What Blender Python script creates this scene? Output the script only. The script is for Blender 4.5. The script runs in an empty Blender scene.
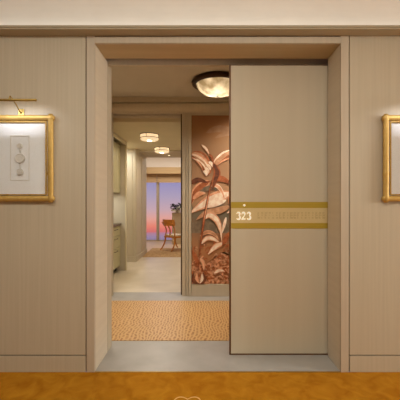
import bpy, bmesh, math, random
from mathutils import Vector, Matrix
random.seed(7)
C = bpy.context.scene.collection
SC = bpy.context.scene

# ------------------------------------------------------------------ camera
F, VX, VY, EYE, D = 330.0, 205.0, 202.0, 1.34, 2.6
cam_d = bpy.data.cameras.new('camera')
cam = bpy.data.objects.new('camera', cam_d); C.objects.link(cam); SC.camera = cam
cam.location = (0, -D, EYE); cam.rotation_euler = (math.pi/2, 0, 0)
cam_d.sensor_width = 36; cam_d.lens = F/400*36
cam_d.shift_x = (200-VX)/400; cam_d.shift_y = (VY-200)/400
cam_d.clip_start = 0.05

def X(px, Y): return (px-VX)*(Y+D)/F
def Z(py, Y): return EYE+(VY-py)*(Y+D)/F
def lin(c):
    return tuple(((v/255)/12.92 if v/255 <= .04045 else ((v/255+.055)/1.055)**2.4) for v in c)+(1,)

# ------------------------------------------------------------------ world: dusk sky over a hazy sea
w = bpy.data.worlds.new('dusk_sky'); SC.world = w; w.use_nodes = True
nt = w.node_tree; nt.nodes.clear()
out = nt.nodes.new('ShaderNodeOutputWorld'); bg = nt.nodes.new('ShaderNodeBackground')
tc = nt.nodes.new('ShaderNodeTexCoord'); sp = nt.nodes.new('ShaderNodeSeparateXYZ')
mr = nt.nodes.new('ShaderNodeMapRange'); rp = nt.nodes.new('ShaderNodeValToRGB')
mr.inputs['From Min'].default_value = -.13; mr.inputs['From Max'].default_value = .12
nt.links.new(tc.outputs['Generated'], sp.inputs[0]); nt.links.new(sp.outputs['Z'], mr.inputs['Value'])
nt.links.new(mr.outputs[0], rp.inputs[0]); nt.links.new(rp.outputs[0], bg.inputs[0]); nt.links.new(bg.outputs[0], out.inputs[0])
def skypos(py): 
    t = (VY-py)/F; return (t/math.sqrt(1+t*t)+.13)/.25
stops = [(243,(128,118,150)),(236,(160,135,165)),(232.6,(185,130,150)),(231.4,(215,112,112)),(226,(235,135,115)),(219,(232,165,150)),(210,(205,170,178)),(197,(180,163,188)),(184,(158,150,192)),(168,(130,130,190))]
el = rp.color_ramp.elements
el[0].position = skypos(stops[0][0]); el[0].color = lin(stops[0][1])
el[1].position = skypos(stops[-1][0]); el[1].color = lin(stops[-1][1])
for y, c in stops[1:-1]:
    e = el.new(skypos(y)); e.color = lin(c)
bg.inputs['Strength'].default_value = 1.0

# ------------------------------------------------------------------ lights
def area(name, loc, rot, sx, sy, power, col):
    l = bpy.data.lights.new(name, 'AREA'); l.shape = 'RECTANGLE'; l.size = sx; l.size_y = sy
    l.energy = power; l.color = lin(col)[:3]
    o = bpy.data.objects.new(name, l); C.objects.link(o); o.location = loc; o.rotation_euler = rot
    return o
WARM = (248, 248, 238)
area('corridor_ceiling_light', (.2, -2.0, 2.93), (math.radians(14), math.radians(14), 0), 2.4, .5, 55, WARM)
area('corridor_ceiling_light', (-1.4, -2.0, 2.93), (math.radians(14), 0, 0), 2.0, .5, 26, WARM)
area('corridor_side_fill', (7.3, -2.2, 1.75), (0, math.radians(90), math.radians(-14)), 2.0, 1.6, 200, (246, 248, 242))  # added, unseen area light that brightens the left door reveal
area('cove_light', (0, -.05, 2.69), (math.radians(180-20), 0, 0), 15, .04, 3.1, (250, 250, 242))
FD = area('foyer_fill', (.75, 1.35, 2.80), (math.radians(22), 0, 0), .3, .2, 20, (255, 243, 226)); FD.data.spread = math.radians(105)  # added light without a fitting, washes the mural and inner wall
FD = area('foyer_fill', (-1.2, 1.2, 2.79), (0, 0, 0), .4, .3, 11, (255, 245, 230)); FD.data.spread = math.radians(105)  # second added light, out of view past the jamb, lifts the foyer
area('living_cove_light', (-1.2, 8.50, 2.47), (math.radians(180-5), 0, 0), 4.6, .05, 5, (255, 240, 222))
area('living_ceiling_light', (-.9, 7.4, 2.82), (0, 0, 0), 2.4, .8, 38, (255, 244, 228))
area('alcove_light', (-1.9, 4.4, 2.50), (0, 0, 0), .3, .3, 8, WARM)
area('cabinet_light', (-1.85, 3.1, 1.50), (0, 0, 0), .05, 1.2, 5, WARM)

SC.view_settings.view_transform = 'Standard'; SC.view_settings.look = 'None'
SC.view_settings.exposure = 0.0; SC.view_settings.gamma = 1.0; SC.view_settings.use_curve_mapping = False

# ------------------------------------------------------------------ materials
def mat(name, col, rough=.6, metal=0, col2=None, nscale=(1,1,1), nfac=8, bump=0, spec=.5, emit=None, estr=0, detail=4, lo=.35, hi=.65, coat=0):
    m = bpy.data.materials.new(name); m.use_nodes = True; n = m.node_tree; b = n.nodes['Principled BSDF']
    b.inputs['Base Color'].default_value = lin(col); b.inputs['Roughness'].default_value = rough
    b.inputs['Metallic'].default_value = metal; b.inputs['Specular IOR Level'].default_value = spec
    b.inputs['Coat Weight'].default_value = coat
    if col2 or bump:
        t = n.nodes.new('ShaderNodeTexCoord'); mp = n.nodes.new('ShaderNodeMapping'); mp.inputs['Scale'].default_value = nscale
        no = n.nodes.new('ShaderNodeTexNoise'); no.inputs['Scale'].default_value = nfac; no.inputs['Detail'].default_value = detail
        n.links.new(t.outputs['Object'], mp.inputs[0]); n.links.new(mp.outputs[0], no.inputs['Vector'])
        if col2:
            r = n.nodes.new('ShaderNodeValToRGB'); r.color_ramp.elements[0].color = lin(col); r.color_ramp.elements[1].color = lin(col2)
            r.color_ramp.elements[0].position = lo; r.color_ramp.elements[1].position = hi
            n.links.new(no.outputs['Fac'], r.inputs[0]); n.links.new(r.outputs[0], b.inputs['Base Color'])
            if emit == 'same': n.links.new(r.outputs[0], b.inputs['Emission Color'])
        if bump:
            bp = n.nodes.new('ShaderNodeBump'); bp.inputs['Strength'].default_value = bump; bp.inputs['Distance'].default_value = .005
            n.links.new(no.outputs['Fac'], bp.inputs['Height']); n.links.new(bp.outputs[0], b.inputs['Normal'])
    if emit:
        if emit != 'same': b.inputs['Emission Color'].default_value = lin(emit)
        b.inputs['Emission Strength'].default_value = estr
    return m

veneer = mat('pale_wood_veneer', (186,172,148), .5, col2=(192,178,154), nscale=(55,55,1.1), nfac=1.0, bump=.05)
casingM = mat('casing_veneer', (188,172,150), .5, col2=(194,178,156), nscale=(40,40,1.0), nfac=1.0)
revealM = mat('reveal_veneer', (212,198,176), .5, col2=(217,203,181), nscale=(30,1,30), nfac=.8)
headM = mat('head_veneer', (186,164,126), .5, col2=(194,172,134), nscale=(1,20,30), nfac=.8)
coreM = mat('dark_shadow_gap', (92,70,46), .8, col2=(100,76,50), nfac=10)
corniceM = mat('cornice_paint', (172,158,132), .5, col2=(178,164,138), nfac=5)
whiteM = mat('white_plaster', (236,228,218), .85, col2=(240,232,222), nfac=4)
ceilM = mat('foyer_ceiling_paint', (196,188,172), .8, col2=(200,192,176), nfac=4)
hallceilM = mat('hall_ceiling_paint', (206,192,158), .7, col2=(210,196,162), nfac=4)
innerM = mat('inner_wall_paint', (194,180,156), .55, col2=(198,184,160), nscale=(30,30,1), nfac=1)
creamM = mat('cream_wall_panelling', (208,196,174), .55, col2=(212,200,178), nscale=(30,30,1), nfac=1)
cabM = mat('cabinet_cream_lacquer', (196,188,150), .45, col2=(202,194,158), nfac=3)
stoneM = mat('worktop_stone', (84,70,50), .3, col2=(120,100,74), nfac=30)
marble = mat('grey_marble', (166,162,157), .34, col2=(176,172,167), nscale=(1,1,1), nfac=5, detail=6)
marble_tan = mat('tan_marble', (214,200,176), .35, col2=(224,210,188), nfac=3, detail=6)
bronze = mat('dark_bronze', (54,34,20), .45, .5, col2=(64,42,26), nfac=20)
edgeM = mat('brown_door_edge', (96,62,28), .4, .3, col2=(110,72,34), nfac=12)
gilt = mat('gilt_bamboo', (192,154,80), .46, .4, col2=(202,166,92), nscale=(1,1,1), nfac=30, bump=.1)
brassM = mat('aged_brass', (176,148,78), .35, .8, col2=(190,160,90), nfac=25)
paperM = mat('white_mat_board', (246,244,242), .9, col2=(249,247,245), nfac=60, bump=.06)
reliefM = mat('cast_paper_relief', (230,223,212), .85, col2=(236,230,220), nfac=60)  # toned darker than the mat board to stand in for relief shading
doorM = mat('taupe_door_lacquer', (204,192,168), .6, col2=(207,195,171), nscale=(14,14,.3), nfac=1, spec=.3)
goldM = mat('olive_gold_strip', (184,156,50), .5, .2, col2=(190,162,58), nscale=(.6,1,20), nfac=4)
goldL = mat('pale_gold_plate', (214,190,136), .55, .05, col2=(222,200,148), nscale=(60,1,60), nfac=4)
keyM = mat('engraved_pattern_grey', (200,174,122), .5, .05, col2=(206,182,132), nfac=40)
ivoryM = mat('glowing_ivory_enamel', (250,240,218), .5, col2=(252,244,224), nfac=20, emit=(250,238,212), estr=.35)  # faint glow added to unlit enamel so digits, stud and finial look bright
steelM = mat('aluminium_frame', (190,176,156), .45, .1, col2=(196,182,162), nfac=10)
shadeM = mat('roller_shade_fabric', (196,164,124), .8, col2=(204,172,132), nfac=90)
pelmetM = mat('pelmet_wood', (190,158,112), .5, col2=(198,166,120), nscale=(1,1,30), nfac=2)
chairM = mat('copper_wood', (198,122,42), .35, col2=(216,140,54), nscale=(1,1,6), nfac=6, coat=.3)
cushM = mat('cream_cushion', (226,208,180), .8, col2=(232,214,186), nfac=40)
plinthM = mat('pale_plinth', (196,176,146), .7, col2=(202,182,152), nfac=15)
leafM = mat('dark_leaf', (24,28,14), .7, col2=(40,44,22), nfac=20)
petalM = mat('white_petal', (240,230,205), .6, col2=(246,238,215), nfac=20)

def carpet_mat():
    m = mat('gold_corridor_carpet', (176,110,28), .95, spec=.1)
    n = m.node_tree; b = n.nodes['Principled BSDF']; t = n.nodes.new('ShaderNodeTexCoord')
    n1 = n.nodes.new('ShaderNodeTexNoise'); n1.inputs['Scale'].default_value = 9; n1.inputs['Detail'].default_value = 6; n1.inputs['Distortion'].default_value = .8
    n2 = n.nodes.new('ShaderNodeTexNoise'); n2.inputs['Scale'].default_value = 320
    r = n.nodes.new('ShaderNodeValToRGB'); e = r.color_ramp.elements
    e[0].position = .3; e[0].color = lin((176,110,16)); e[1].position = .7; e[1].color = lin((204,140,34))
    mx = n.nodes.new('ShaderNodeMix'); mx.data_type = 'RGBA'; mx.blend_type = 'MULTIPLY'; mx.inputs[0].default_value = .3
    bp = n.nodes.new('ShaderNodeBump'); bp.inputs['Strength'].default_value = .5; bp.inputs['Distance'].default_value = .004
    n.links.new(t.outputs['Object'], n1.inputs['Vector']); n.links.new(t.outputs['Object'], n2.inputs['Vector'])
    n.links.new(n1.outputs['Fac'], r.inputs[0]); n.links.new(r.outputs[0], mx.inputs[6]); n.links.new(n2.outputs['Color'], mx.inputs[7])
    n.links.new(mx.outputs[2], b.inputs['Base Color']); n.links.new(n2.outputs['Fac'], bp.inputs['Height']); n.links.new(bp.outputs[0], b.inputs['Normal'])
    return m
carpetM = carpet_mat()
motifM = mat('pale_carpet_motif', (222,176,104), .95, col2=(232,190,120), nfac=60, spec=.1)

def rug_mat():
    m = mat('woven_mosaic', (200,160,100), .38)
    n = m.node_tree; b = n.nodes['Principled BSDF']; t = n.nodes.new('ShaderNodeTexCoord')
    mp = n.nodes.new('ShaderNodeMapping'); mp.inputs['Rotation'].default_value = (0,0,math.pi/2)
    wn = n.nodes.new('ShaderNodeTexNoise'); wn.inputs['Scale'].default_value = 5; wn.inputs['Detail'].default_value = 2
    sb = n.nodes.new('ShaderNodeVectorMath'); sb.operation = 'SUBTRACT'; sb.inputs[1].default_value = (.5,.5,.5)
    sc = n.nodes.new('ShaderNodeVectorMath'); sc.operation = 'SCALE'; sc.inputs['Scale'].default_value = .11
    ad = n.nodes.new('ShaderNodeVectorMath'); ad.operation = 'ADD'
    br = n.nodes.new('ShaderNodeTexBrick'); br.inputs['Scale'].default_value = 1.0
    br.inputs['Brick Width'].default_value = .075; br.inputs['Row Height'].default_value = .034; br.inputs['Mortar Size'].default_value = .010
    br.inputs['Mortar Smooth'].default_value = .3
    br.inputs['Color1'].default_value = lin((168,116,62)); br.inputs['Color2'].default_value = lin((190,142,86)); br.inputs['Mortar'].default_value = lin((212,172,118))
    br.offset = .5
    L = n.links.new
    L(t.outputs['Object'], mp.inputs[0]); L(t.outputs['Object'], wn.inputs['Vector']); L(wn.outputs['Color'], sb.inputs[0]); L(sb.outputs[0], sc.inputs[0])
    L(mp.outputs[0], ad.inputs[0]); L(sc.outputs[0], ad.inputs[1]); L(ad.outputs[0], br.inputs['Vector']); L(br.outputs['Color'], b.inputs['Base Color'])
    bp = n.nodes.new('ShaderNodeBump'); bp.inputs['Strength'].default_value = .5; bp.inputs['Distance'].default_value = .003
    L(br.outputs['Fac'], bp.inputs['Height']); L(bp.outputs[0], b.inputs['Normal'])
    return m
rugM = rug_mat()
livrugM = mat('tan_living_rug', (176,140,96), .95, col2=(206,172,126), nfac=14, detail=6, spec=.1)

def glass_mat():
    m = bpy.data.materials.new('clear_glass'); m.use_nodes = True; n = m.node_tree; n.nodes.clear()
    o = n.nodes.new('ShaderNodeOutputMaterial'); tr = n.nodes.new('ShaderNodeBsdfTransparent'); gl = n.nodes.new('ShaderNodeBsdfGlossy')
    gl.inputs['Roughness'].default_value = .02; mx = n.nodes.new('ShaderNodeMixShader'); lw = n.nodes.new('ShaderNodeLayerWeight'); lw.inputs['Blend'].default_value = .15
    tr.inputs[0].default_value = (.97,.97,.97,1)
    n.links.new(lw.outputs['Fresnel'], mx.inputs[0]); n.links.new(tr.outputs[0], mx.inputs[1]); n.links.new(gl.outputs[0], mx.inputs[2]); n.links.new(mx.outputs[0], o.inputs[0])
    return m
glassM = glass_mat()
def lampshade_mat(name, c1, c2, estr, scale, trans=.5):
    m = mat(name, c1, .5, col2=c2, nfac=scale, detail=6, emit='same', estr=estr)
    n = m.node_tree; b = n.nodes['Principled BSDF']; o = [x for x in n.nodes if x.type == 'OUTPUT_MATERIAL'][0]
    tl = n.nodes.new('ShaderNodeBsdfTranslucent'); ramp = [x for x in n.nodes if x.type == 'VALTORGB'][0]
    n.links.new(ramp.outputs[0], tl.inputs[0]); mx = n.nodes.new('ShaderNodeMixShader'); mx.inputs[0].default_value = trans
    n.links.new(b.outputs[0], mx.inputs[1]); n.links.new(tl.outputs[0], mx.inputs[2]); n.links.new(mx.outputs[0], o.inputs[0])
    return m
alabaster = lampshade_mat('alabaster', (168,150,118), (240,230,208), .10, 9)
drumM = lampshade_mat('backlit_drum_glass', (250,232,198), (255,240,210), .85, 12)

# ------------------------------------------------------------------ mesh helpers
def box(bm, x0, x1, y0, y1, z0, z1, mi=0):
    vs = [bm.verts.new(p) for p in ((x0,y0,z0),(x1,y0,z0),(x1,y1,z0),(x0,y1,z0),(x0,y0,z1),(x1,y0,z1),(x1,y1,z1),(x0,y1,z1))]
    for f in ((0,3,2,1),(4,5,6,7),(0,1,5,4),(1,2,6,5),(2,3,7,6),(3,0,4,7)):
        bm.faces.new([vs[i] for i in f]).material_index = mi
def obj(name, bm, m, parent=None, smooth=False, bevel=0, shift=None):
    bmesh.ops.recalc_face_normals(bm, faces=bm.faces[:])
    me = bpy.data.meshes.new(name)
    if shift is not None:
        bmesh.ops.translate(bm, verts=bm.verts[:], vec=-Vector(shift))
    bm.to_mesh(me); bm.free()
    for q in (m if isinstance(m, (list, tuple)) else [m]): me.materials.append(q)
    if smooth:
        for p in me.polygons: p.use_smooth = True
    o = bpy.data.objects.new(name, me); C.objects.link(o)
    if shift is not None and parent is None: o.location = shift
    if parent: o.parent = parent
    if bevel:
        b = o.modifiers.new('bevel', 'BEVEL'); b.width = bevel; b.segments = 2; b.limit_method = 'ANGLE'
    return o
def boxes(name, lst, m, parent=None, bevel=0, shift=None):
    bm = bmesh.new()
    for b in lst: box(bm, *b)
    return obj(name, bm, m, parent, bevel=bevel, shift=shift)
def struct(name, lst, m, label=None, bevel=0):
    o = boxes(name, lst, m, bevel=bevel); o['kind'] = 'structure'
    if label: o['label'] = label
    return o
def thing(name, label, cat, loc=(0,0,0), group=None, rz=0):
    o = bpy.data.objects.new(name, None); C.objects.link(o); o.location = loc; o.rotation_euler.z = rz; o.empty_display_size = .1
    o['label'] = label; o['category'] = cat
    if group: o['group'] = group
    return o
def tube(bm, pts, radii, seg=12, cap=True, flat=(1,1), mi=0):
    pts = [Vector(p) for p in pts]; n = len(pts)
    if not hasattr(radii, '__len__'): radii = [radii]*n
    rings = []; up = None
    for i in range(n):
        t = (pts[min(i+1,n-1)]-pts[max(i-1,0)]).normalized()
        if up is None:
            up = Vector((0,1,0)) if abs(t.y) < .9 else Vector((0,0,1))
        u = (up-t*up.dot(t)).normalized(); v = t.cross(u); up = u
        rings.append([bm.verts.new(pts[i]+(u*math.cos(2*math.pi*k/seg)*flat[0]+v*math.sin(2*math.pi*k/seg)*flat[1])*radii[i]) for k in range(seg)])
    for a, b in zip(rings, rings[1:]):
        for k in range(seg):
            bm.faces.new((a[k], a[(k+1)%seg], b[(k+1)%seg], b[k])).material_index = mi
    if cap:
        bm.faces.new(rings[0][::-1]).material_index = mi; bm.faces.new(rings[-1]).material_index = mi
def lathe(bm, prof, seg=48, center=(0,0,0), axis='z', closed=False):
    cx, cy, cz = center; rings = []
    for r, h in prof:
        ring = []
        for k in range(seg):
            a = 2*math.pi*k/seg; c, s = max(r,1e-4)*math.cos(a), max(r,1e-4)*math.sin(a)
            ring.append(bm.verts.new((cx+c, cy+s, cz+h) if axis == 'z' else (cx+c, cy-h, cz+s)))
        rings.append(ring)
    prs = list(zip(rings, rings[1:]))
    if closed: prs.append((rings[-1], rings[0]))
    for a, b in prs:
        for k in range(seg): bm.faces.new((a[k], a[(k+1)%seg], b[(k+1)%seg], b[k]))
    if not closed:
        if prof[0][0] > .002: bm.faces.new(rings[0][::-1])
        if prof[-1][0] > .002: bm.faces.new(rings[-1])
def tag(o, label, cat, group=None):
    o['label'] = label; o['category'] = cat
    if group: o['group'] = group
    return o
def kill(o): pass

# ================================================================== SETTING
XL, XR, CW = X(94.6,0), X(340.8,0), 7.6            # opening in the corridor wall
HZ = Z(43.5,0); SOF = Z(36,0)
struct('floor', [(-CW,CW,-3.6,0,-.1,0)], carpetM, 'gold corridor carpet')
struct('floor.001', [(XL,XR,0,.6,-.1,0), (-1.7,1.8,.42,2.3,-.1,-.0005)], marble, 'grey marble floor of the doorway and foyer')
struct('floor.002', [(-2.4,-.15,2.3,6.14,-.1,0), (-3.6,2.4,6.14,6.2,-.1,0)], marble_tan, 'tan marble floor of the hallway')
struct('floor.003', [(-3.6,2.4,6.2,8.95,-.1,0)], mat('warm_tan_floor', (222,190,146), .45, col2=(232,202,158), nscale=(1,6,1), nfac=4), 'warm tan floor by the window')
struct('trim_1', [(XL,XR,-.006,.006,-.02,.0035)], brassM, 'thin metal threshold strip')
# corridor shell
struct('ceiling', [(-CW,CW,-3.6,.05,2.98,3.08)], whiteM)
struct('wall_back', [(-CW,CW,-3.7,-3.6,0,3.08)], veneer)
struct('wall_left', [(-CW-.1,-CW,-3.6,.3,0,3.08)], veneer)
struct('wall_right', [(CW,CW+.1,-3.6,.3,0,3.08)], veneer)
# upper white cove wall with curved junction
bm = bmesh.new(); prof = [(0,2.66),(0,2.80)]+[(-.18*(1-math.cos(a)), 2.80+.18*math.sin(a)) for a in [math.pi/2*i/8 for i in range(1,9)]]
prof += [(.1,2.98),(.1,2.66)]
v0 = [bm.verts.new((-CW,y,z)) for y,z in prof]; v1 = [bm.verts.new((CW,y,z)) for y,z in prof]
for i in range(len(prof)): bm.faces.new((v0[i], v0[(i+1)%len(prof)], v1[(i+1)%len(prof)], v1[i]))
o = obj('wall_front_cove', bm, whiteM, smooth=False); o['kind'] = 'structure'
# core behind the veneer panels (seen only in the joints)
struct('wall_front_core', [(-CW,XL-.002,.014,.27,0,2.66), (XR+.002,CW,.014,.27,0,2.66), (XL-.002,XR+.002,.014,.27,HZ+.003,2.66)], coreM)
xs0, xs1 = X(86.6,0), X(348.7,0)                    # casing outer edges
G = .008
bz = Z(355,0)
struct('wall_front', [(-CW,xs0-G,0,.014,bz,SOF), (xs1+G,CW,0,.014,bz,SOF)], veneer, 'pale veneer corridor wall', bevel=.002)
struct('baseboard_left', [(-CW,xs0-G,-.002,.014,0,bz-.008)], veneer, bevel=.002)
struct('baseboard_right', [(xs1+G,CW,-.002,.014,0,bz-.008)], veneer, bevel=.002)
struct('trim_2', [(xs0,XL,-.004,.02,0,SOF),(XR,xs1,-.004,.02,0,SOF),(XL,XR,-.004,.02,HZ,SOF-.006)], casingM, 'door casing', bevel=.002)
struct('trim_3', [(-CW,CW,-.105,0,SOF,SOF+.006),(-CW,CW,-.105,-.090,SOF+.006,SOF+.024),(-CW,CW,-.112,-.105,SOF+.012,SOF+.026)], corniceM, 'cornice ledge that hides the cove light')
# reveal (outer leaf)
RD = .275
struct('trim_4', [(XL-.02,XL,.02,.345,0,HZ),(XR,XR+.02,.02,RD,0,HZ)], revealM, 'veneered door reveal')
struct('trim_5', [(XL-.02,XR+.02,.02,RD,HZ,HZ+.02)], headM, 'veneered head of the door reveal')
# back leaf
YB0, YB1 = .355, .42
struct('wall_foyer_front', [(-1.7,XL,YB0,.475,0,2.9),(XR,1.8,YB0,YB1,0,2.9),(XL,XR,YB0,YB0+.03,Z(65.3,YB0),2.9)], innerM)
struct('wall_pocket', [(XL-.22,XL-.2,.34,YB0,0,2.9),(1.78,1.8,RD,YB0,0,2.9),(XL-.2,1.78,RD,YB0,2.68,2.70)], coreM)
# foyer
CZ = Z(98.3,2.1)
struct('ceiling.001', [(-1.7,1.8,.42,2.1,CZ,CZ+.08),(XL,XR,.38,.42,CZ,CZ+.08)], ceilM)
struct('wall_foyer_left', [(-1.7,-1.6,.42,2.1,0,CZ)], innerM)
struct('wall_foyer_right', [(1.7,1.8,.42,2.1,0,CZ)], innerM)
YI = 2.1
hl, hr = X(112.4,YI), X(182,YI)
ht = Z(113,YI)
struct('wall_inner', [(-1.7,hl,YI,YI+.05,0,CZ),(hr,1.8,YI,YI+.05,0,CZ),(hl,hr,YI,YI+.05,ht,CZ)], innerM)
struct('wall_inner_back', [(-2.4,hl-.07,YI+.10,YI+.2,0,2.9),(X(181,YI+.1)+.03,1.8,YI+.10,YI+.2,0,2.9),(hl-.07,X(181,YI+.1)+.03,YI+.10,YI+.2,Z(116.5,YI+.1),2.9)], innerM)
def zi(y): return Z(y,YI)
bm = bmesh.new(); pf = [(YI,zi(103.6)),(YI-.062,zi(104.6)),(YI-.060,zi(106))]+[(YI-.060*math.cos(a),zi(106)-(zi(106)-zi(112))*math.sin(a)) for a in [math.pi/2*i/6 for i in range(1,7)]]
va = [bm.verts.new((-1.6,y,z)) for y,z in pf]; vb = [bm.verts.new((1.7,y,z)) for y,z in pf]
for i in range(len(pf)): bm.faces.new((va[i], va[(i+1)%len(pf)], vb[(i+1)%len(pf)], vb[i]))
bm.faces.new(va); bm.faces.new(vb[::-1])
o = obj('trim_13', bm, innerM); o['kind'] = 'structure'; o['label'] = 'concave crown moulding over the hallway opening'
xm0 = X(191.6,YI)
struct('trim_6', [(-1.6,1.7,YI-.07,YI,zi(100.5),CZ),(-1.6,1.7,YI-.055,YI,zi(103.6),zi(100.5)),(-1.6,1.7,YI-.012,YI,zi(112.6),zi(111.6))], innerM, 'stepped crown moulding', bevel=.004)
struct('trim_7', [(X(182.6,YI),X(185.4,YI),YI-.012,YI,0,zi(113)),(X(186.4,YI),X(188,YI),YI-.018,YI,0,zi(113)),(X(188.6,YI),xm0-.004,YI-.026,YI,0,zi(113.5)),
                  (.82,.90,YI-.026,YI,0,zi(113.5))], innerM, 'fluted pilaster beside the mural', bevel=.003)
struct('baseboard_inner', [(xm0,.82,YI-.022,YI,.0,zi(284)),(.9,1.7,YI-.022,YI,0,.12),(-1.6,hl-.01,YI-.012,YI,0,.12)], innerM, bevel=.003)
# hallway
HC = 2.53
struct('ceiling.002', [(-2.4,-.15,YI+.2,6.14,HC,HC+.1)], hallceilM)
struct('wall_hall_right', [(-.25,-.15,YI+.2,6.14,0,HC)], creamM)
WX = -1.55
struct('wall_hall_left', [(-2.4,-2.3,YI+.2,4.8,0,HC), (WX-.10,WX,YI+.2,2.42,0,HC)], creamM)
struct('wall_niche_header', [(-1.62,WX,2.42,3.865,2.49,HC)], creamM)
struct('trim_8', [(WX-.02,WX+.008,2.38,3.90,2.455,2.50),(WX-.02,WX+.008,3.865,3.91,0,2.455)], mat('niche_frame_paint',(224,212,180),.5,col2=(228,216,184),nfac=4), 'pale frame round the kitchen niche', bevel=.003)
struct('wall_niche_end', [(-2.3,WX,3.885,3.965,0,HC)], creamM, bevel=.002)
struct('wall_alcove', [(-3.7,WX,4.8,6.14,0,2.95)], creamM)
struct('trim_9', [(X(127.5,4.8),X(132.5,4.8),4.79,4.8,.16,2.42),(X(133.6,4.8),WX-.02,4.785,4.8,0,2.46),(WX,WX+.012,4.86,5.3,.16,2.42),(WX,WX+.012,5.45,6.0,.16,2.42)], creamM, 'raised wall panels', bevel=.004)
struct('baseboard_hall', [(-1.9,WX+.012,4.77,4.8,0,.12),(WX,WX+.02,4.8,6.14,0,.12)], creamM, bevel=.004)
struct('trim_10', [(-2.3,-.25,4.98,5.12,HC-.03,HC),(-2.3,WX,4.76,4.8,HC-.07,HC)], creamM, 'ceiling beam in the hallway', bevel=.004)
# living room
LC = 2.95
struct('ceiling.003', [(-3.6,2.4,6.24,8.95,LC,LC+.1)], whiteM)
struct('wall_living_front', [(-.15,2.4,6.14,6.24,0,LC),(-2.4,-.15,6.14,6.24,HC,LC+.1)], creamM)
struct('wall_living_left', [(-3.7,-3.6,6.14,8.95,0,LC)], creamM)
struct('wall_living_right', [(2.4,2.5,6.14,8.95,0,LC)], creamM)
YW = 8.75
struct('wall_window_head', [(-3.6,2.4,YW+.02,YW+.15,Z(176,YW),LC)], whiteM)
struct('trim_11', [(-3.6,2.4,8.40,8.44,Z(173.6,8.4),Z(167.2,8.4)),(-3.6,2.4,8.44,YW+.02,Z(173.6,8.4),Z(173.6,8.4)+.02)], pelmetM, 'wooden pelmet with cove light above the window')
w1 = bpy.data.objects.new('window_1', None); C.objects.link(w1); w1['kind'] = 'structure'; w1['label'] = 'floor-to-ceiling window looking on a dusk sky'
wt = Z(176,YW)
mul = [X(157.9,YW)+i*1.48 for i in (-1,0,1,2)]
boxes('window_frame', [(-3.6,2.4,YW-.04,YW+.06,0,.035),(-3.6,2.4,YW-.04,YW+.06,wt-.05,wt)], steelM, w1)
for m_ in mul: boxes('mullion', [(m_-.045,m_+.03,YW-.05,YW+.06,.035,wt-.05),(m_+.03,m_+.045,YW-.02,YW+.06,.035,wt-.05)], steelM, w1, bevel=.004)
edges = [-3.6]+mul+[2.4]
for a, b in zip(edges, edges[1:]): boxes('window_pane', [(a+.045,b-.045,YW+.0,YW+.008,.035,wt-.05)], glassM, w1)

# ================================================================== SLIDING DOOR
DY = .295
DX0, DX1 = X(230.9,DY), 1.62
dz0, dz1 = Z(353.6,DY), Z(65.4,DY)
door = bpy.data.objects.new('door_1', None); C.objects.link(door); door['kind'] = 'structure'
door.location = (DX0, DY, 0); door['label'] = 'taupe sliding door with a gold band reading 323'
def dpart(name, bm, m, parent=door, **k):
    bmesh.ops.translate(bm, verts=bm.verts[:], vec=(-DX0,-DY,0)); return obj(name, bm, m, parent, **k)
bm = bmesh.new(); box(bm, DX0, DX1, DY, DY+.04, dz0, dz1); dpart('door_leaf', bm, doorM, bevel=.002)
bm = bmesh.new(); box(bm, DX0-.013, DX0, DY-.002, DY+.042, dz0-.012, dz1+.006); box(bm, DX0, DX1, DY-.002, DY+.042, dz0-.012, dz0); box(bm, DX0, DX1, DY, DY+.04, dz1, dz1+.006)
dpart('edge_strip', bm, edgeM)  # brown edge trim; its upright strip also takes in the shadow there
def band(y0, y1, m, name, pr):
    bm = bmesh.new(); box(bm, DX0+.002, DX1, DY-pr, DY, Z(y1,DY), Z(y0,DY)); return dpart(name, bm, m, bevel=.0008)
band(201.9,208.0,goldM,'gold_strip',.004); band(223.0,228.5,goldM,'gold_strip',.004)
plate = band(208.0,223.0,goldL,'number_plate',.003)
# serif digits built from strokes of changing width
def stroke(bm, pts, x0, z0, s, y0, y1):
    P = [(Vector((p[0], p[1])), p[2]) for p in pts]; n = len(P); Lf = []; Rt = []
    for i in range(n):
        t = (P[min(i+1,n-1)][0]-P[max(i-1,0)][0]).normalized(); nn = Vector((-t.y, t.x))*P[i][1]/2
        Lf.append(P[i][0]+nn); Rt.append(P[i][0]-nn)
    for i in range(n-1):
        q = [Lf[i], Rt[i], Rt[i+1], Lf[i+1]]
        a = [bm.verts.new((x0+v.x*s, y0, z0+v.y*s)) for v in q]; b = [bm.verts.new((x0+v.x*s, y1, z0+v.y*s)) for v in q]
        bm.faces.new(a); bm.faces.new(b[::-1])
        for k in range(4): bm.faces.new((a[k], b[k], b[(k+1)%4], a[(k+1)%4]))
def arc(cx, cy, rx, ry, a0, a1, wf, n=12):
    r = []
    for i in range(n+1):
        t = i/n; a = math.radians(a0+(a1-a0)*t); r.append((cx+rx*math.cos(a), cy+ry*math.sin(a), wf(t)))
    return r
bell = lambda t: .08+.155*math.sin(math.pi*t)
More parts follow.
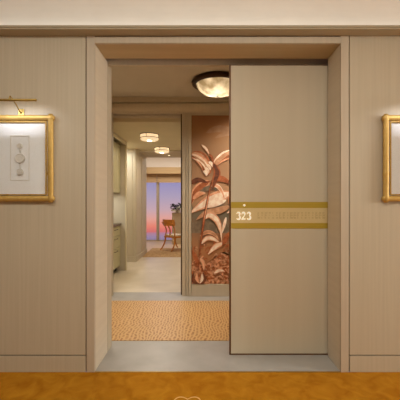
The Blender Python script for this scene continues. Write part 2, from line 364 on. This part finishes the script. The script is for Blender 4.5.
def digit(ch, px):
    bm = bmesh.new(); s = .066; x0 = X(px, DY); z0 = Z(219.6, DY); y0, y1 = DY-.007, DY-.0028
    if ch == '3':
        stroke(bm, arc(.27,.76,.19,.19,155,-75,bell), x0, z0, s, y0, y1)
        stroke(bm, arc(.27,.28,.23,.25,80,-150,bell), x0, z0, s, y0, y1)
        stroke(bm, [(.07,.72,.02),(.08,.80,.13),(.13,.86,.05)], x0, z0, s, y0, y1)
        stroke(bm, [(.03,.10,.04),(.08,.13,.15),(.14,.13,.05)], x0, z0, s, y0, y1)
    else:
        stroke(bm, arc(.27,.70,.20,.25,160,-35,bell)+[(.30,.36,.14),(.08,.10,.09)], x0, z0, s, y0, y1)
        stroke(bm, [(.03,.07,.18),(.53,.07,.18)], x0, z0, s, y0, y1)
        stroke(bm, [(.50,.04,.10),(.54,.22,.03)], x0, z0, s, y0, y1)
        stroke(bm, [(.07,.66,.02),(.08,.74,.13),(.13,.80,.05)], x0, z0, s, y0, y1)
    o = dpart('digit', bm, ivoryM, parent=plate); return o
digit('3', 236.2); digit('2', 241.2); digit('3', 246.6)
bm = bmesh.new(); lathe(bm, [(.011,.003),(.011,.006),(.006,.009),(0,.010)], 20, (X(244.2,DY), DY, Z(205.3,DY)), 'y'); dpart('round_stud', bm, ivoryM, smooth=True)
# rows of small engraved meander marks after the number
bm = bmesh.new(); rng = random.Random(3); px = 257.5
while px < 325:
    for (ya, yb) in ((212.2,213.6),(214.6,215.8),(217.0,218.6)):
        wd = rng.choice((1.2,2.2,3.0)); off = rng.random()*.8
        box(bm, X(px+off,DY), X(px+off+wd*.7,DY), DY-.0042, DY-.0028, Z(yb,DY), Z(ya,DY))
    if rng.random() < .7: box(bm, X(px,DY), X(px+.6,DY), DY-.0042, DY-.0028, Z(218.6,DY), Z(212.2,DY))
    px += 3.6
dpart('engraved_pattern', bm, keyM, parent=plate)

# second sliding door, edge of its leaf seen at the hallway opening
d2 = bpy.data.objects.new('door_2', None); C.objects.link(d2); d2['kind'] = 'structure'; d2['label'] = 'dark edge of the sliding door between foyer and hallway'
boxes('door_leaf', [(X(182.0,2.17),.55,2.155,2.195,.008,ht+.02)], doorM, d2)
boxes('edge_strip', [(X(180.9,2.17),X(182.0,2.17),2.154,2.196,.004,ht+.02)], mat('dark_edge_bronze',(70,46,24),.5,.2,col2=(80,54,30),nfac=10), d2)

# ================================================================== MURAL
def mural():
    y0 = YI
    bgm = bpy.data.materials.new('mural_ground'); bgm.use_nodes = True; n = bgm.node_tree; b = n.nodes['Principled BSDF']; L = n.links.new
    t = n.nodes.new('ShaderNodeTexCoord'); s = n.nodes.new('ShaderNodeSeparateXYZ'); L(t.outputs['Object'], s.inputs[0])
    no = n.nodes.new('ShaderNodeTexNoise'); no.inputs['Scale'].default_value = 3.2; no.inputs['Detail'].default_value = 5; L(t.outputs['Object'], no.inputs['Vector'])
    a = n.nodes.new('ShaderNodeMath'); a.operation = 'MULTIPLY_ADD'; a.inputs[1].default_value = .35; L(no.outputs['Fac'], a.inputs[0]); L(s.outputs['Z'], a.inputs[2])
    m2 = n.nodes.new('ShaderNodeMapRange'); m2.inputs['From Min'].default_value = .35; m2.inputs['From Max'].default_value = 2.75; L(a.outputs[0], m2.inputs['Value'])
    r = n.nodes.new('ShaderNodeValToRGB'); e = r.color_ramp.elements
    st = [(0,(150,98,58)),(.18,(178,122,78)),(.32,(150,110,78)),(.40,(116,104,84)),(.455,(128,112,88)),(.50,(190,142,102)),(.62,(178,136,100)),(.74,(162,120,84)),(.84,(158,118,80)),(.92,(160,112,66)),(1,(142,90,46))]
    e[0].position, e[0].color = 0, lin(st[0][1]); e[1].position, e[1].color = 1, lin(st[-1][1])
    for p, c in st[1:-1]: k = e.new(p); k.color = lin(c)
    L(m2.outputs[0], r.inputs[0]); L(r.outputs[0], b.inputs['Base Color']); b.inputs['Roughness'].default_value = .6
    def pm(name, c, c2, ns=18): return mat(name, c, .6, col2=c2, nscale=(1,1,1), nfac=ns, detail=5, lo=.4, hi=.6)
    M = [bgm, pm('paint_rust',(150,78,40),(184,104,60)), pm('paint_pale',(242,208,180),(255,236,214)), pm('paint_pink',(222,150,108),(240,180,142)),
         pm('paint_dark',(96,50,28),(124,68,40)), pm('paint_grey',(112,96,76),(134,114,90)), pm('paint_tan',(190,136,98),(212,162,124)), pm('paint_speck',(150,88,52),(220,160,120),26), pm('paint_cloud',(158,116,80),(172,132,98),6)]
    bm = bmesh.new(); k = [0]; XE = .80
    box(bm, xm0, XE, y0-.012, y0-.001, zi(283.6), zi(115.6), 0)
    def poly(pts, mi):
        k[0] += 1; y = y0-.012-.00008*k[0]
        pts = [(p[0], p[1]) for p in pts]
        clip = [(max(xm0, min(XE, X(px,y0))), max(zi(283.6), min(zi(115.6), zi(py)))) for px, py in pts]
        vs = [bm.verts.new((x, y, z)) for x, z in clip]
        f = bm.faces.new(vs); f.material_index = mi
        bmesh.ops.triangulate(bm, faces=[f])
    def leaf(pts, wid, mi, edge=None, taper=(.05,.05)):
        # blade along a smooth spine (quadratic through 3 or 4 points)
        P = [Vector(p) for p in pts]; sp_ = []
        N = 14
        for i in range(N+1):
            t = i/N*(len(P)-1); j = min(int(t), len(P)-2); u = t-j
            p0 = P[max(j-1,0)]; p1 = P[j]; p2 = P[j+1]; p3 = P[min(j+2,len(P)-1)]
            sp_.append(.5*((2*p1)+(-p0+p2)*u+(2*p0-5*p1+4*p2-p3)*u*u+(-p0+3*p1-3*p2+p3)*u**3))
        for sc_, mm in (((1.0, edge), (.62, mi)) if edge is not None else ((1.0, mi),)):
            Lf, Rt = [], []
            for i, p in enumerate(sp_):
                d = (sp_[min(i+1,N)]-sp_[max(i-1,0)]).normalized(); nn = Vector((-d.y, d.x))
                w_ = wid*sc_*max(.06, math.sin(math.pi*(i/N)**.8))/2
                Lf.append(p+nn*w_); Rt.append(p-nn*w_)
            k[0] += 1; y = y0-.012-.00008*k[0]
            for i in range(N):
                q = [Lf[i], Rt[i], Rt[i+1], Lf[i+1]]
                q2 = [(max(xm0, min(XE, X(v.x,y0))), max(zi(283.6), min(zi(115.6), zi(v.y)))) for v in q]
                if len({(round(a,5),round(c,5)) for a,c in q2}) < 3: continue
                f = bm.faces.new([bm.verts.new((a, y, c)) for a, c in q2]); f.material_index = mm
    # soft cloud streaks
    leaf([(206,133),(218,129),(236,131),(258,128)], 7, 8); leaf([(215,138),(228,134),(250,136)], 4, 8)
    # far band and mid ground
    poly([(191,222),(214,221),(240,223),(262,222),(262,233),(191,233)], 5)
    # lower undergrowth
    poly([(191,262),(200,256),(206,264),(214,259),(221,252),(230,256),(245,250),(265,258),(265,284),(191,284)], 7)
    r2 = random.Random(11)
    for _ in range(150):
        x_ = 192+r2.random()*70; y_ = 243+r2.random()*40; a_ = r2.random()*6.28; l_ = 2+r2.random()*6
        leaf([(x_,y_),(x_+l_*.5*math.cos(a_)+r2.random()-.5,y_-abs(l_*.5*math.sin(a_))-.6),(x_+l_*math.cos(a_),y_-abs(l_*math.sin(a_))*.6)], 1+r2.random()*1.6, r2.choice((1,1,7,3,6,1,7,6) if y_ > 256 else (1,6,1,7)))
    # big blades
    for dx in (0, 37):
        leaf([(210+dx,181),(202+dx,186),(195+dx,193),(191.5+dx,204)], 9, 1, 3); leaf([(213+dx,180),(222+dx,179),(231+dx,184)], 6, 1)
        leaf([(197+dx,195),(206+dx,189),(214+dx,188),(217+dx,194)], 5, 5); leaf([(190+dx,184),(198+dx,180),(208+dx,183)], 5, 4)
        leaf([(231+dx,193),(219+dx,197),(206+dx,203),(190+dx,213)], 13, 2, 3)
        leaf([(226+dx,200),(216+dx,204),(205+dx,208)], 5, 2); leaf([(230+dx,206),(220+dx,210),(206+dx,213),(196+dx,220)], 7, 6)
        leaf([(193+dx,199),(199+dx,194),(206+dx,193)], 5, 3); leaf([(210+dx,186),(217+dx,186),(222+dx,192),(224.5+dx,200)], 4, 3, 2)
        leaf([(203+dx,220),(209+dx,215),(216+dx,219),(220+dx,228),(221.5+dx,240)], 6.5, 2, 3); leaf([(226+dx,217),(224+dx,225),(222+dx,233)], 3, 2)
        leaf([(200+dx,236),(207+dx,232),(214+dx,234),(219+dx,240)], 4, 6, 3); leaf([(201+dx,244),(207+dx,238),(214+dx,239),(221+dx,244)], 5, 2, 3)
        leaf([(223+dx,243),(216+dx,246),(208+dx,254)], 6, 2, 3); leaf([(229+dx,232),(225+dx,240),(222+dx,246)], 5, 1)
        leaf([(199+dx,258),(203+dx,262),(204+dx,270)], 4, 3, 6); leaf([(214+dx,273),(219+dx,270),(225+dx,271)], 4, 2, 3); leaf([(192+dx,250),(196+dx,258),(199+dx,268)], 4, 1)
        # fronds either side of the bloom
        leaf([(191+dx,154),(198+dx,156),(204+dx,162),(208+dx,171),(205+dx,176)], 12, 6, 1)
        leaf([(191+dx,157.5),(196+dx,160),(201+dx,166),(203+dx,172)], 1.5, 3); leaf([(196+dx,153.5),(202+dx,157),(207+dx,163),(210+dx,169)], 1.6, 3); leaf([(191.5+dx,155),(197+dx,156),(204+dx,161),(208+dx,167)], 2.2, 2)
        leaf([(193+dx,159),(199+dx,161),(204+dx,166),(206+dx,172)], 1.6, 2)
        leaf([(231+dx,152),(223+dx,156),(216+dx,163),(213+dx,168)], 8, 6, 1)
        leaf([(231+dx,150),(223+dx,153),(216+dx,159),(213+dx,164)], 2, 2); leaf([(231+dx,158),(223+dx,161),(216+dx,166)], 1.6, 3)
        for (a_, b_) in ((212,165),(210,168),(208,171),(206.5,174)):
            leaf([(a_+dx-3.4,b_-3),(a_+dx-.5,b_-1),(a_+dx+.3,b_+2.4)], 3.2, 2)
        leaf([(213+dx,163),(217+dx,172),(215+dx,181),(212+dx,190)], 7, 4, 1)
        leaf([(201.5+dx,145),(206+dx,149),(209.5+dx,155)], 2.8, 2, 3); leaf([(209+dx,154),(212+dx,158),(213.5+dx,165)], 2.6, 1)
        leaf([(213+dx,176),(208+dx,198),(204+dx,220),(200.5+dx,245),(198+dx,274)], 2.6, 1, 4); leaf([(210+dx,190),(206.5+dx,208),(203.5+dx,222)], 1, 3)
        # round bud low left
        leaf([(194+dx,272),(192.8+dx,279),(199+dx,284),(205+dx,279),(203+dx,272)], 4, 4); leaf([(197+dx,273),(197+dx,279),(200+dx,283)], 3, 3); leaf([(202+dx,273),(202+dx,279),(200+dx,283)], 2.6, 2)
    o = obj('mural_panel', bm, M)
    tag(o, 'rust and cream mural of tropical leaves on the foyer wall', 'mural'); return o
mural()

# ================================================================== FRAMED ARTWORKS
def artwork(cx, label, label2):
    zt, zb = Z(114,-.045), Z(202,-.045); hw = .268; cz = (zt+zb)/2; fw = .0265
    t = thing('framed_artwork', label, 'picture', (cx, 0, zb), 'gilt framed reliefs on the corridor wall')
    def L(bm): bmesh.ops.translate(bm, verts=bm.verts[:], vec=(-cx,0,-zb)); return bm
    fr = boxes('backing', [(-hw+.02,hw-.02,-.018,-.001,.02,zt-zb-.02)], reliefM, t)
    m_ = boxes('mat_board', [(-hw+.045,hw-.045,-.022,-.018,.045,zt-zb-.045)], paperM, t)
    H = zt-zb
    def rail(p0, p1):
        bm = bmesh.new(); p0, p1 = Vector(p0), Vector(p1); n = 40; ln = (p1-p0).length; pts = []; rr = []
        for i in range(n+1):
            f = i/n; s = f*ln; r = fw*.86
            for nd in (.035, ln*.32, ln*.66, ln-.035): r += .005*math.exp(-((s-nd)/.006)**2)
            if i in (0,n): r *= .7
            pts.append(p0+(p1-p0)*f); rr.append(r)
        horiz = abs((p1-p0).x) > .1
        tube(bm, pts, rr, 14, flat=(.70,1)); return obj('frame_rail', bm, gilt, t, smooth=True)
    yy = -.028
    rail((-hw-.004,yy,fw),(hw+.004,yy,fw)); rail((-hw-.004,yy,H-fw),(hw+.004,yy,H-fw))
    rail((-hw+fw,yy,-.004),(-hw+fw,yy,H+.004)); rail((hw-fw,yy,-.004),(hw-fw,yy,H+.004))
    # inner gilt slip
    i0 = hw-.062
    boxes('gilt_slip', [(-i0-.006,-i0+.004,-.034,-.022,.056,H-.056),(i0-.004,i0+.006,-.034,-.022,.056,H-.056),(-i0,i0,-.034,-.022,.052,.062),(-i0,i0,-.034,-.022,H-.062,H-.052)], gilt, t, bevel=.001)
    # embossed rectangle and medallions
    k = 330/(D-.022); zz = lambda y: EYE+(202-y)/k-zb; sx = .072; e = .004
    zt_, zb_ = zz(135.8), zz(180.3)
    boxes('embossed_border', [(-sx-e,sx+e,-.027,-.022,zt_-e*1.2,zt_+e*.8),(-sx-e,sx+e,-.027,-.022,zb_-e*.6,zb_+e*.6),(-sx-e*.6,-sx+e*.6,-.027,-.022,zb_,zt_),(sx-e*.6,sx+e*.6,-.026,-.022,zb_,zt_)], reliefM, t, bevel=.001)
    for y_, r_ in ((146,.019),(158.5,.037),(172,.024)):
        bm = bmesh.new(); lathe(bm, [(r_,.021),(r_,.036),(r_*.88,.041),(r_*.8,.037),(r_*.35,.038),(0,.039)], 32, (.004,0,zz(y_)), 'y')
        box(bm, .004-r_*.7, .004+r_*.7, -.041, -.036, zz(y_)-.002, zz(y_)+.0015)
        obj('medallion', bm, reliefM, t, smooth=False, bevel=0)
    # twisted cord between medallions
    bm = bmesh.new()
    for s_ in (1,-1):
        pts = []
        for i in range(33):
            z_ = zz(149)+(zz(168.5)-zz(149))*i/32; pts.append((.004+s_*.007*math.sin(i*.9), -.0245+.0015*math.cos(i*.9)*s_, z_))
        tube(bm, pts, .0022, 6)
    obj('relief_cord', bm, reliefM, t, smooth=True)
    boxes('glazing', [(-i0,i0,-.0445,-.0435,.056,H-.056)], glassM, t)
    # picture light
    p = thing('picture_light', label2, 'picture light', (cx, 0, zt), 'brass picture lights above the frames')
    rz = Z(100,-.17)-zt
    bm = bmesh.new(); box(bm, -.022, .022, -.010, -.001, -.01, .05); obj('wall_plate', bm, brassM, p, bevel=.002)
    bm = bmesh.new(); pts = [(0,-.008,.012),(0,-.03,.03),(0,-.07,.062),(0,-.12,.09),(0,-.155,.104),(0,-.17,rz)]
    pts = [Vector(q) for q in pts]; tube(bm, pts, .0042, 10); obj('arm', bm, brassM, p, smooth=True)
    bm = bmesh.new(); tube(bm, [(-.205,-.17,rz),(-.2,-.17,rz),(.2,-.17,rz),(.205,-.17,rz)], [.006,.0095,.0095,.006], 14); obj('lamp_tube', bm, brassM, p, smooth=True)
    l = area('picture_lamp', (cx, -.17, zt+rz-.012), (math.radians(35),0,0), .36, .012, .62, (240,244,255)); l.data.spread = math.radians(140); return t
artwork(X(20,-.022), 'gilt bamboo framed white relief of medallions left of the doorway', 'thin brass picture light over the frame left of the doorway')
artwork(1.652, 'gilt bamboo framed white relief cut off at the photo edge right of the doorway', 'brass picture light over the frame cut off at the right edge, only its tip showing')

# ================================================================== CARPET MOTIF, RUGS
bm = bmesh.new(); cx, cy = X(186,-.53), -.545; n = 12; R0 = .19
def rosette(R, amp, wd, z):
    N = 160; a_ = []; b_ = []
    for i in range(N):
        th = 2*math.pi*i/N; r = R+amp*abs(math.sin(n*th/2)); c, s = math.cos(th), math.sin(th)
        a_.append(bm.verts.new((cx+c*r, cy+s*r, z))); b_.append(bm.verts.new((cx+c*(r-wd), cy+s*(r-wd), z)))
    for i in range(N): bm.faces.new((a_[i], a_[(i+1)%N], b_[(i+1)%N], b_[i]))
rosette(R0, .032, .009, .0015); rosette(R0-.04, .022, .007, .0015)
fl = obj('trim_12', bm, motifM); fl['kind'] = 'structure'; fl['label'] = 'pale scalloped rosette woven into the carpet'
sol = fl.modifiers.new('s','SOLIDIFY'); sol.thickness = .0015
rg = boxes('woven_rug', [(-1.5,1.6,Z and .585,1.865,.0,.006)], rugM, bevel=.002)
tag(rg, 'tan woven mosaic rug on the marble foyer floor', 'rug')
lr = boxes('living_rug', [(-1.53,1.6,5.42,6.95,.0,.008)], livrugM, bevel=.002)
lr.name = 'area_rug'; tag(lr, 'mottled brown rug under the copper chair by the window', 'rug')

# ================================================================== LAMPS
lx, ly, lz = X(217.6, 1.43), 1.43, CZ
t = thing('ceiling_lamp', 'large alabaster bowl ceiling lamp with dark bronze ring', 'ceiling lamp', (lx, ly, lz))
bm = bmesh.new(); lathe(bm, [(.285,-.001),(.31,-.001),(.318,-.02),(.312,-.045),(.292,-.058),(.268,-.055),(.258,-.03)], 64, closed=True); obj('bronze_ring', bm, bronze, t, smooth=True)
bm = bmesh.new(); prof = [(.258*math.cos(a), -.035-.145*math.sin(a)) for a in [math.pi/2*i/14 for i in range(15)]]
lathe(bm, prof, 64); bo = obj('alabaster_bowl', bm, alabaster, t, smooth=True)
bm = bmesh.new(); lathe(bm, [(.0,-.178),(.016,-.180),(.020,-.186),(.012,-.194),(.006,-.200),(0,-.202)], 20); obj('finial', bm, ivoryM, t, smooth=True)
for dx, dy, e_ in ((0,-.09,.8),(.10,.05,1.0),(-.10,.05,1.0)):
    l = bpy.data.lights.new('bowl_bulb','POINT'); l.energy = e_*1.0; l.color = lin((255,242,222))[:3]; l.shadow_soft_size = .03
    q = bpy.data.objects.new('bowl_bulb', l); C.objects.link(q); q.location = (lx+dx, ly+dy, lz-.10)

def drum(loc, label):
    t = thing('drum_ceiling_lamp', label, 'ceiling lamp', loc, 'glass drum lamps along the hallway ceiling')
    r, h = .16, .112
    bm = bmesh.new(); lathe(bm, [(r,-.012),(r,-h*.62),(r*.96,-h*.85),(r*.8,-h),(0,-h*1.04)], 40); obj('glass_drum', bm, drumM, t, smooth=True)
    bm = bmesh.new(); lathe(bm, [(.05,-.0005),(r*.8,-.0005),(r*.8,-.012),(.05,-.012)], 40, closed=True); obj('ceiling_plate', bm, brassM, t)
    bm = bmesh.new(); lathe(bm, [(r+.001,-.004),(r+.006,-.004),(r+.006,-.017),(r+.001,-.017)], 40, closed=True); obj('top_band', bm, bronze, t)
    bm = bmesh.new(); lathe(bm, [(r+.001,-h*.60),(r+.005,-h*.60),(r+.005,-h*.68),(r+.001,-h*.68)], 40, closed=True); obj('lower_band', bm, bronze, t)
    for a in (0,90,180,270):
        bm = bmesh.new(); c, s = math.cos(math.radians(a-100)), math.sin(math.radians(a-100))
        tube(bm, [(c*(r+.004),s*(r+.004),-.012),(c*(r+.004),s*(r+.004),-h*.66)], .004, 8); obj('strap', bm, bronze, t)
    l = bpy.data.lights.new('drum_light','AREA'); l.shape = 'DISK'; l.size = .26; l.energy = 8.5; l.color = lin((255,240,214))[:3]
    q = bpy.data.objects.new('drum_light', l); C.objects.link(q); q.location = (loc[0],loc[1],loc[2]-.115)
    return t
drum((-.974, 3.19, HC), 'glass drum lamp on the hallway ceiling, the nearer and larger one')
drum((-.942, 4.62, HC), 'glass drum lamp on the hallway ceiling, the farther and smaller one')
bm = bmesh.new(); lathe(bm, [(.03,-.0005),(.045,-.0005),(.045,-.006),(.03,-.006)], 24, closed=True)
t = thing('recessed_spotlight', 'small round recessed spotlight in the ceiling beyond the drum lamps', 'spotlight', (X(169,5.8), 5.8, HC))
obj('trim_ring', bm, brassM, t)
bm = bmesh.new(); lathe(bm, [(.03,-.001),(.029,-.004),(0,-.006)], 20); obj('lens', bm, mat('spot_lens',(255,240,210),.4,emit=(255,236,200),estr=4), t)

# ================================================================== KITCHEN NICHE
XC = -1.655
def base_cabinet(y0, y1, label):
    t = thing('base_cabinet', label, 'cabinet', (XC, (y0+y1)/2, 0), 'drawer cabinets in the kitchen niche'); w2 = (y1-y0)/2-.002
    boxes('carcass', [(-.60,-.02,-w2,w2,.10,.885)], cabM, t)
    boxes('toe_kick', [(-.60,-.075,-w2,w2,0,.10)], bronze, t)
    for z0, z1 in ((.105,.47),(.475,.70),(.705,.875)):
        d = boxes('drawer', [(-.02,0,-w2+.003,w2-.003,z0,z1-.005)], cabM, t, bevel=.002)
        bm = bmesh.new(); tube(bm, [(0,-.1,z1-.05),(.025,-.09,z1-.05),(.025,.09,z1-.05),(0,.1,z1-.05)], .005, 8); obj('handle', bm, bronze, d)
    return t
base_cabinet(2.47, 3.15, 'cream drawer cabinet under the stone worktop, mostly behind the door jamb')
base_cabinet(3.15, 3.86, 'cream drawer cabinet under the stone worktop, next to the niche end wall')
wk = boxes('worktop', [(-2.28,XC+.02,2.45,3.862,.887,.93)], stoneM, bevel=.003); tag(wk, 'dark stone worktop over the cream drawer cabinets', 'worktop')
sp_ = boxes('backsplash', [(-2.298,-2.285,2.45,3.862,.93,1.52)], creamM); tag(sp_, 'pale backsplash between worktop and upper cabinets', 'backsplash')
def wall_cabinet(y0, y1, label):
    t = thing('wall_cabinet', label, 'cabinet', (XC, (y0+y1)/2, 1.52), 'tall upper cabinets in the kitchen niche'); w2 = (y1-y0)/2-.002
    boxes('carcass', [(-.34,-.02,-w2,w2,0,.93)], cabM, t)
    for s in (-1,1):
        d = boxes('door', [(-.02,0,min(0,s*w2)+.003,max(0,s*w2)-.003,.0,.925)], cabM, t, bevel=.002)
        boxes('door_moulding', [(0,.006,s*w2/2-w2/2+.05,s*w2/2-w2/2+.065,.06,.87),(0,.006,s*w2/2+w2/2-.065,s*w2/2+w2/2-.05,.06,.87)], cabM, d)
    return t
wall_cabinet(2.47, 3.15, 'cream upper cabinet over the worktop, mostly behind the door jamb')
wall_cabinet(3.15, 3.86, 'cream upper cabinet over the worktop, next to the niche end wall')

# ================================================================== LIVING ROOM THINGS
sh = thing('roller_shade', 'tan roller shade drawn down from the pelmet over the window head', 'shade', (0,8.62,Z(174,8.62)))
zc = Z(174,8.62); zb_ = Z(182.6,8.62)
boxes('shade_cloth', [(-3.5,X(156.6,8.62),-.003,.003,zb_-zc+.01,.0),(X(157.2,8.62),2.3,-.003,.003,zb_-zc+.01,.0)], shadeM, sh)
boxes('bottom_bar', [(-3.5,X(156.6,8.62),-.008,.008,zb_-zc,zb_-zc+.016),(X(157.2,8.62),2.3,-.008,.008,zb_-zc,zb_-zc+.016)], shadeM, sh)

def chair(x, y, rz):
    t = thing('klismos_chair', 'copper brown wooden chair with curved back and sabre legs by the window', 'chair', (x,y,.010), rz=rz)
    # local: faces +Y ; back at -Y
    sh_ = .395
    bm = bmesh.new(); box(bm, -.23,.23,-.21,.22,sh_-.05,sh_-.005); obj('seat', bm, chairM, t, bevel=.015)
    bm = bmesh.new(); box(bm, -.21,.21,-.19,.20,sh_-.005,sh_+.035); obj('cushion', bm, cushM, t, bevel=.015)
    def leg(sx, sy):
        bm = bmesh.new(); pts = []; rr = []
        for i in range(11):
            f = i/10; k = f**2.2
            pts.append((sx*(.205+.03*k), sy*(.16+.15*k)+(0 if sy>0 else -.01), (sh_-.03)*(1-f)+.006*f)); rr.append(.027-.011*f)
        q_ = pts[-1]; pts[-1] = (q_[0], q_[1], .016); pts.append((q_[0], q_[1], .001)); rr.append(rr[-1])
        tube(bm, pts, rr, 10); obj('leg', bm, chairM, t, smooth=True)
    for sx in (-1,1):
        for sy in (-1,1): leg(sx, sy)
    for sx in (-1,0,1):
        bm = bmesh.new(); pts = []
        for i in range(11):
            f = i/10; yb = -.20-.10*f**1.3+(-.035*(1-abs(sx)) if f > 0 else 0)*f+ .075*math.sin(math.pi*f)
            pts.append((sx*(.20-.02*math.sin(math.pi*f)), yb, sh_-.03+(.41)*f))
        tube(bm, pts, [.020]*11, 8, flat=(.8,1.3 if sx == 0 else 1)); obj('back_splat' if sx == 0 else 'stile', bm, chairM, t, smooth=True)
    bm = bmesh.new(); N = 16; R = .34; rows = []
    for z_ in (sh_+.285, sh_+.32, sh_+.435, sh_+.46):
        for th_ in (0,): pass
        inn = []; out_ = []
        for i in range(N+1):
            a = math.radians(-52+104*i/N); cy_ = .02
            off = .0 if z_ < sh_+.38 else .02
            inn.append(bm.verts.new((R*.86*math.sin(a), cy_-R*math.cos(a)-off, z_))); out_.append(bm.verts.new(((R*.86+.022)*math.sin(a), cy_-(R+.022)*math.cos(a)-off, z_)))
        rows.append((inn, out_))
    for (i0, o0), (i1, o1) in zip(rows, rows[1:]):
        for i in range(N):
            bm.faces.new((i0[i], i0[i+1], i1[i+1], i1[i])); bm.faces.new((o0[i+1], o0[i], o1[i], o1[i+1]))
        bm.faces.new((i0[0], i1[0], o1[0], o0[0])); bm.faces.new((i0[N], o0[N], o1[N], i1[N]))
    for (i0, o0), fl_ in ((rows[0],1),(rows[-1],0)):
        for i in range(N): bm.faces.new((i0[i], o0[i], o0[i+1], i0[i+1]))
    obj('backrest', bm, chairM, t, smooth=False, bevel=.004)
    return t
lr.location.z = -.0  # rug lies on the floor
chair(-.84, 6.62, math.radians(-44))

px_, py_ = X(177.8, 8.0), 8.0
t = tag(boxes('display_plinth', [(-.17,.17,-.17,.17,0,Z(212.5,8.0)-.02),(-.18,.18,-.18,.18,Z(212.5,8.0)-.02,Z(212.5,8.0))], plinthM, bevel=.004), 'tall pale square plinth behind the copper chair', 'plinth'); t.location = (px_, py_, 0)
zt = Z(212.5,8.0)
t = thing('flower_arrangement', 'low arrangement of dark leaves and white flowers on the plinth', 'flowers', (px_, py_, zt))
bm = bmesh.new(); lathe(bm, [(.05,0),(.07,.01),(.09,.05),(.08,.08),(.07,.075),(.0,.06)], 24); obj('bowl', bm, plinthM, t, smooth=True)
rr = random.Random(5); bm = bmesh.new()
for i in range(60):
    a = rr.random()*6.28; d = .03+rr.random()*.17; z_ = .10+rr.random()*.17; c, s = math.cos(a), math.sin(a)
    p = Vector((c*d, s*d, z_)); q = p+Vector((c*.10, s*.10, rr.uniform(-.03,.05))); sd = Vector((-s,c,.4))*.045
    mid = (p+q)/2+Vector((0,0,.015))
    v = [bm.verts.new(x) for x in (p, mid-sd, q, mid+sd)]; u = [bm.verts.new(x-Vector((0,0,.003))) for x in (p, mid-sd, q, mid+sd)]
    bm.faces.new(v); bm.faces.new(u[::-1])
    for k in range(4): bm.faces.new((v[k], u[k], u[(k+1)%4], v[(k+1)%4]))
    tube(bm, [(0,0,.06),(c*d*.5,s*d*.5,.07+z_*.4),p], .003, 5)
obj('foliage', bm, leafM, t)
for i in range(9):
    a = i*2.4; d = .06+.14*((i*37)%10)/10; z_ = .04+.13*((i*53)%10)/10
    bm = bmesh.new()
    for k in range(5):
        b_ = k*1.2566; c, s = math.cos(b_), math.sin(b_)
        v = [bm.verts.new(Vector(x)) for x in ((0,0,0),(c*.03-s*.018,s*.03+c*.018,.012),(c*.05,s*.05,.02),(c*.03+s*.018,s*.03-c*.018,.012))]; bm.faces.new(v)
    bmesh.ops.rotate(bm, verts=bm.verts[:], cent=(0,0,0), matrix=Matrix.Rotation(1.1,3,'X'))
    bmesh.ops.translate(bm, verts=bm.verts[:], vec=(math.cos(a)*d, math.sin(a)*d-.06, z_))
    b = obj('blossom', bm, petalM, t); m_ = b.modifiers.new('s','SOLIDIFY'); m_.thickness = .004
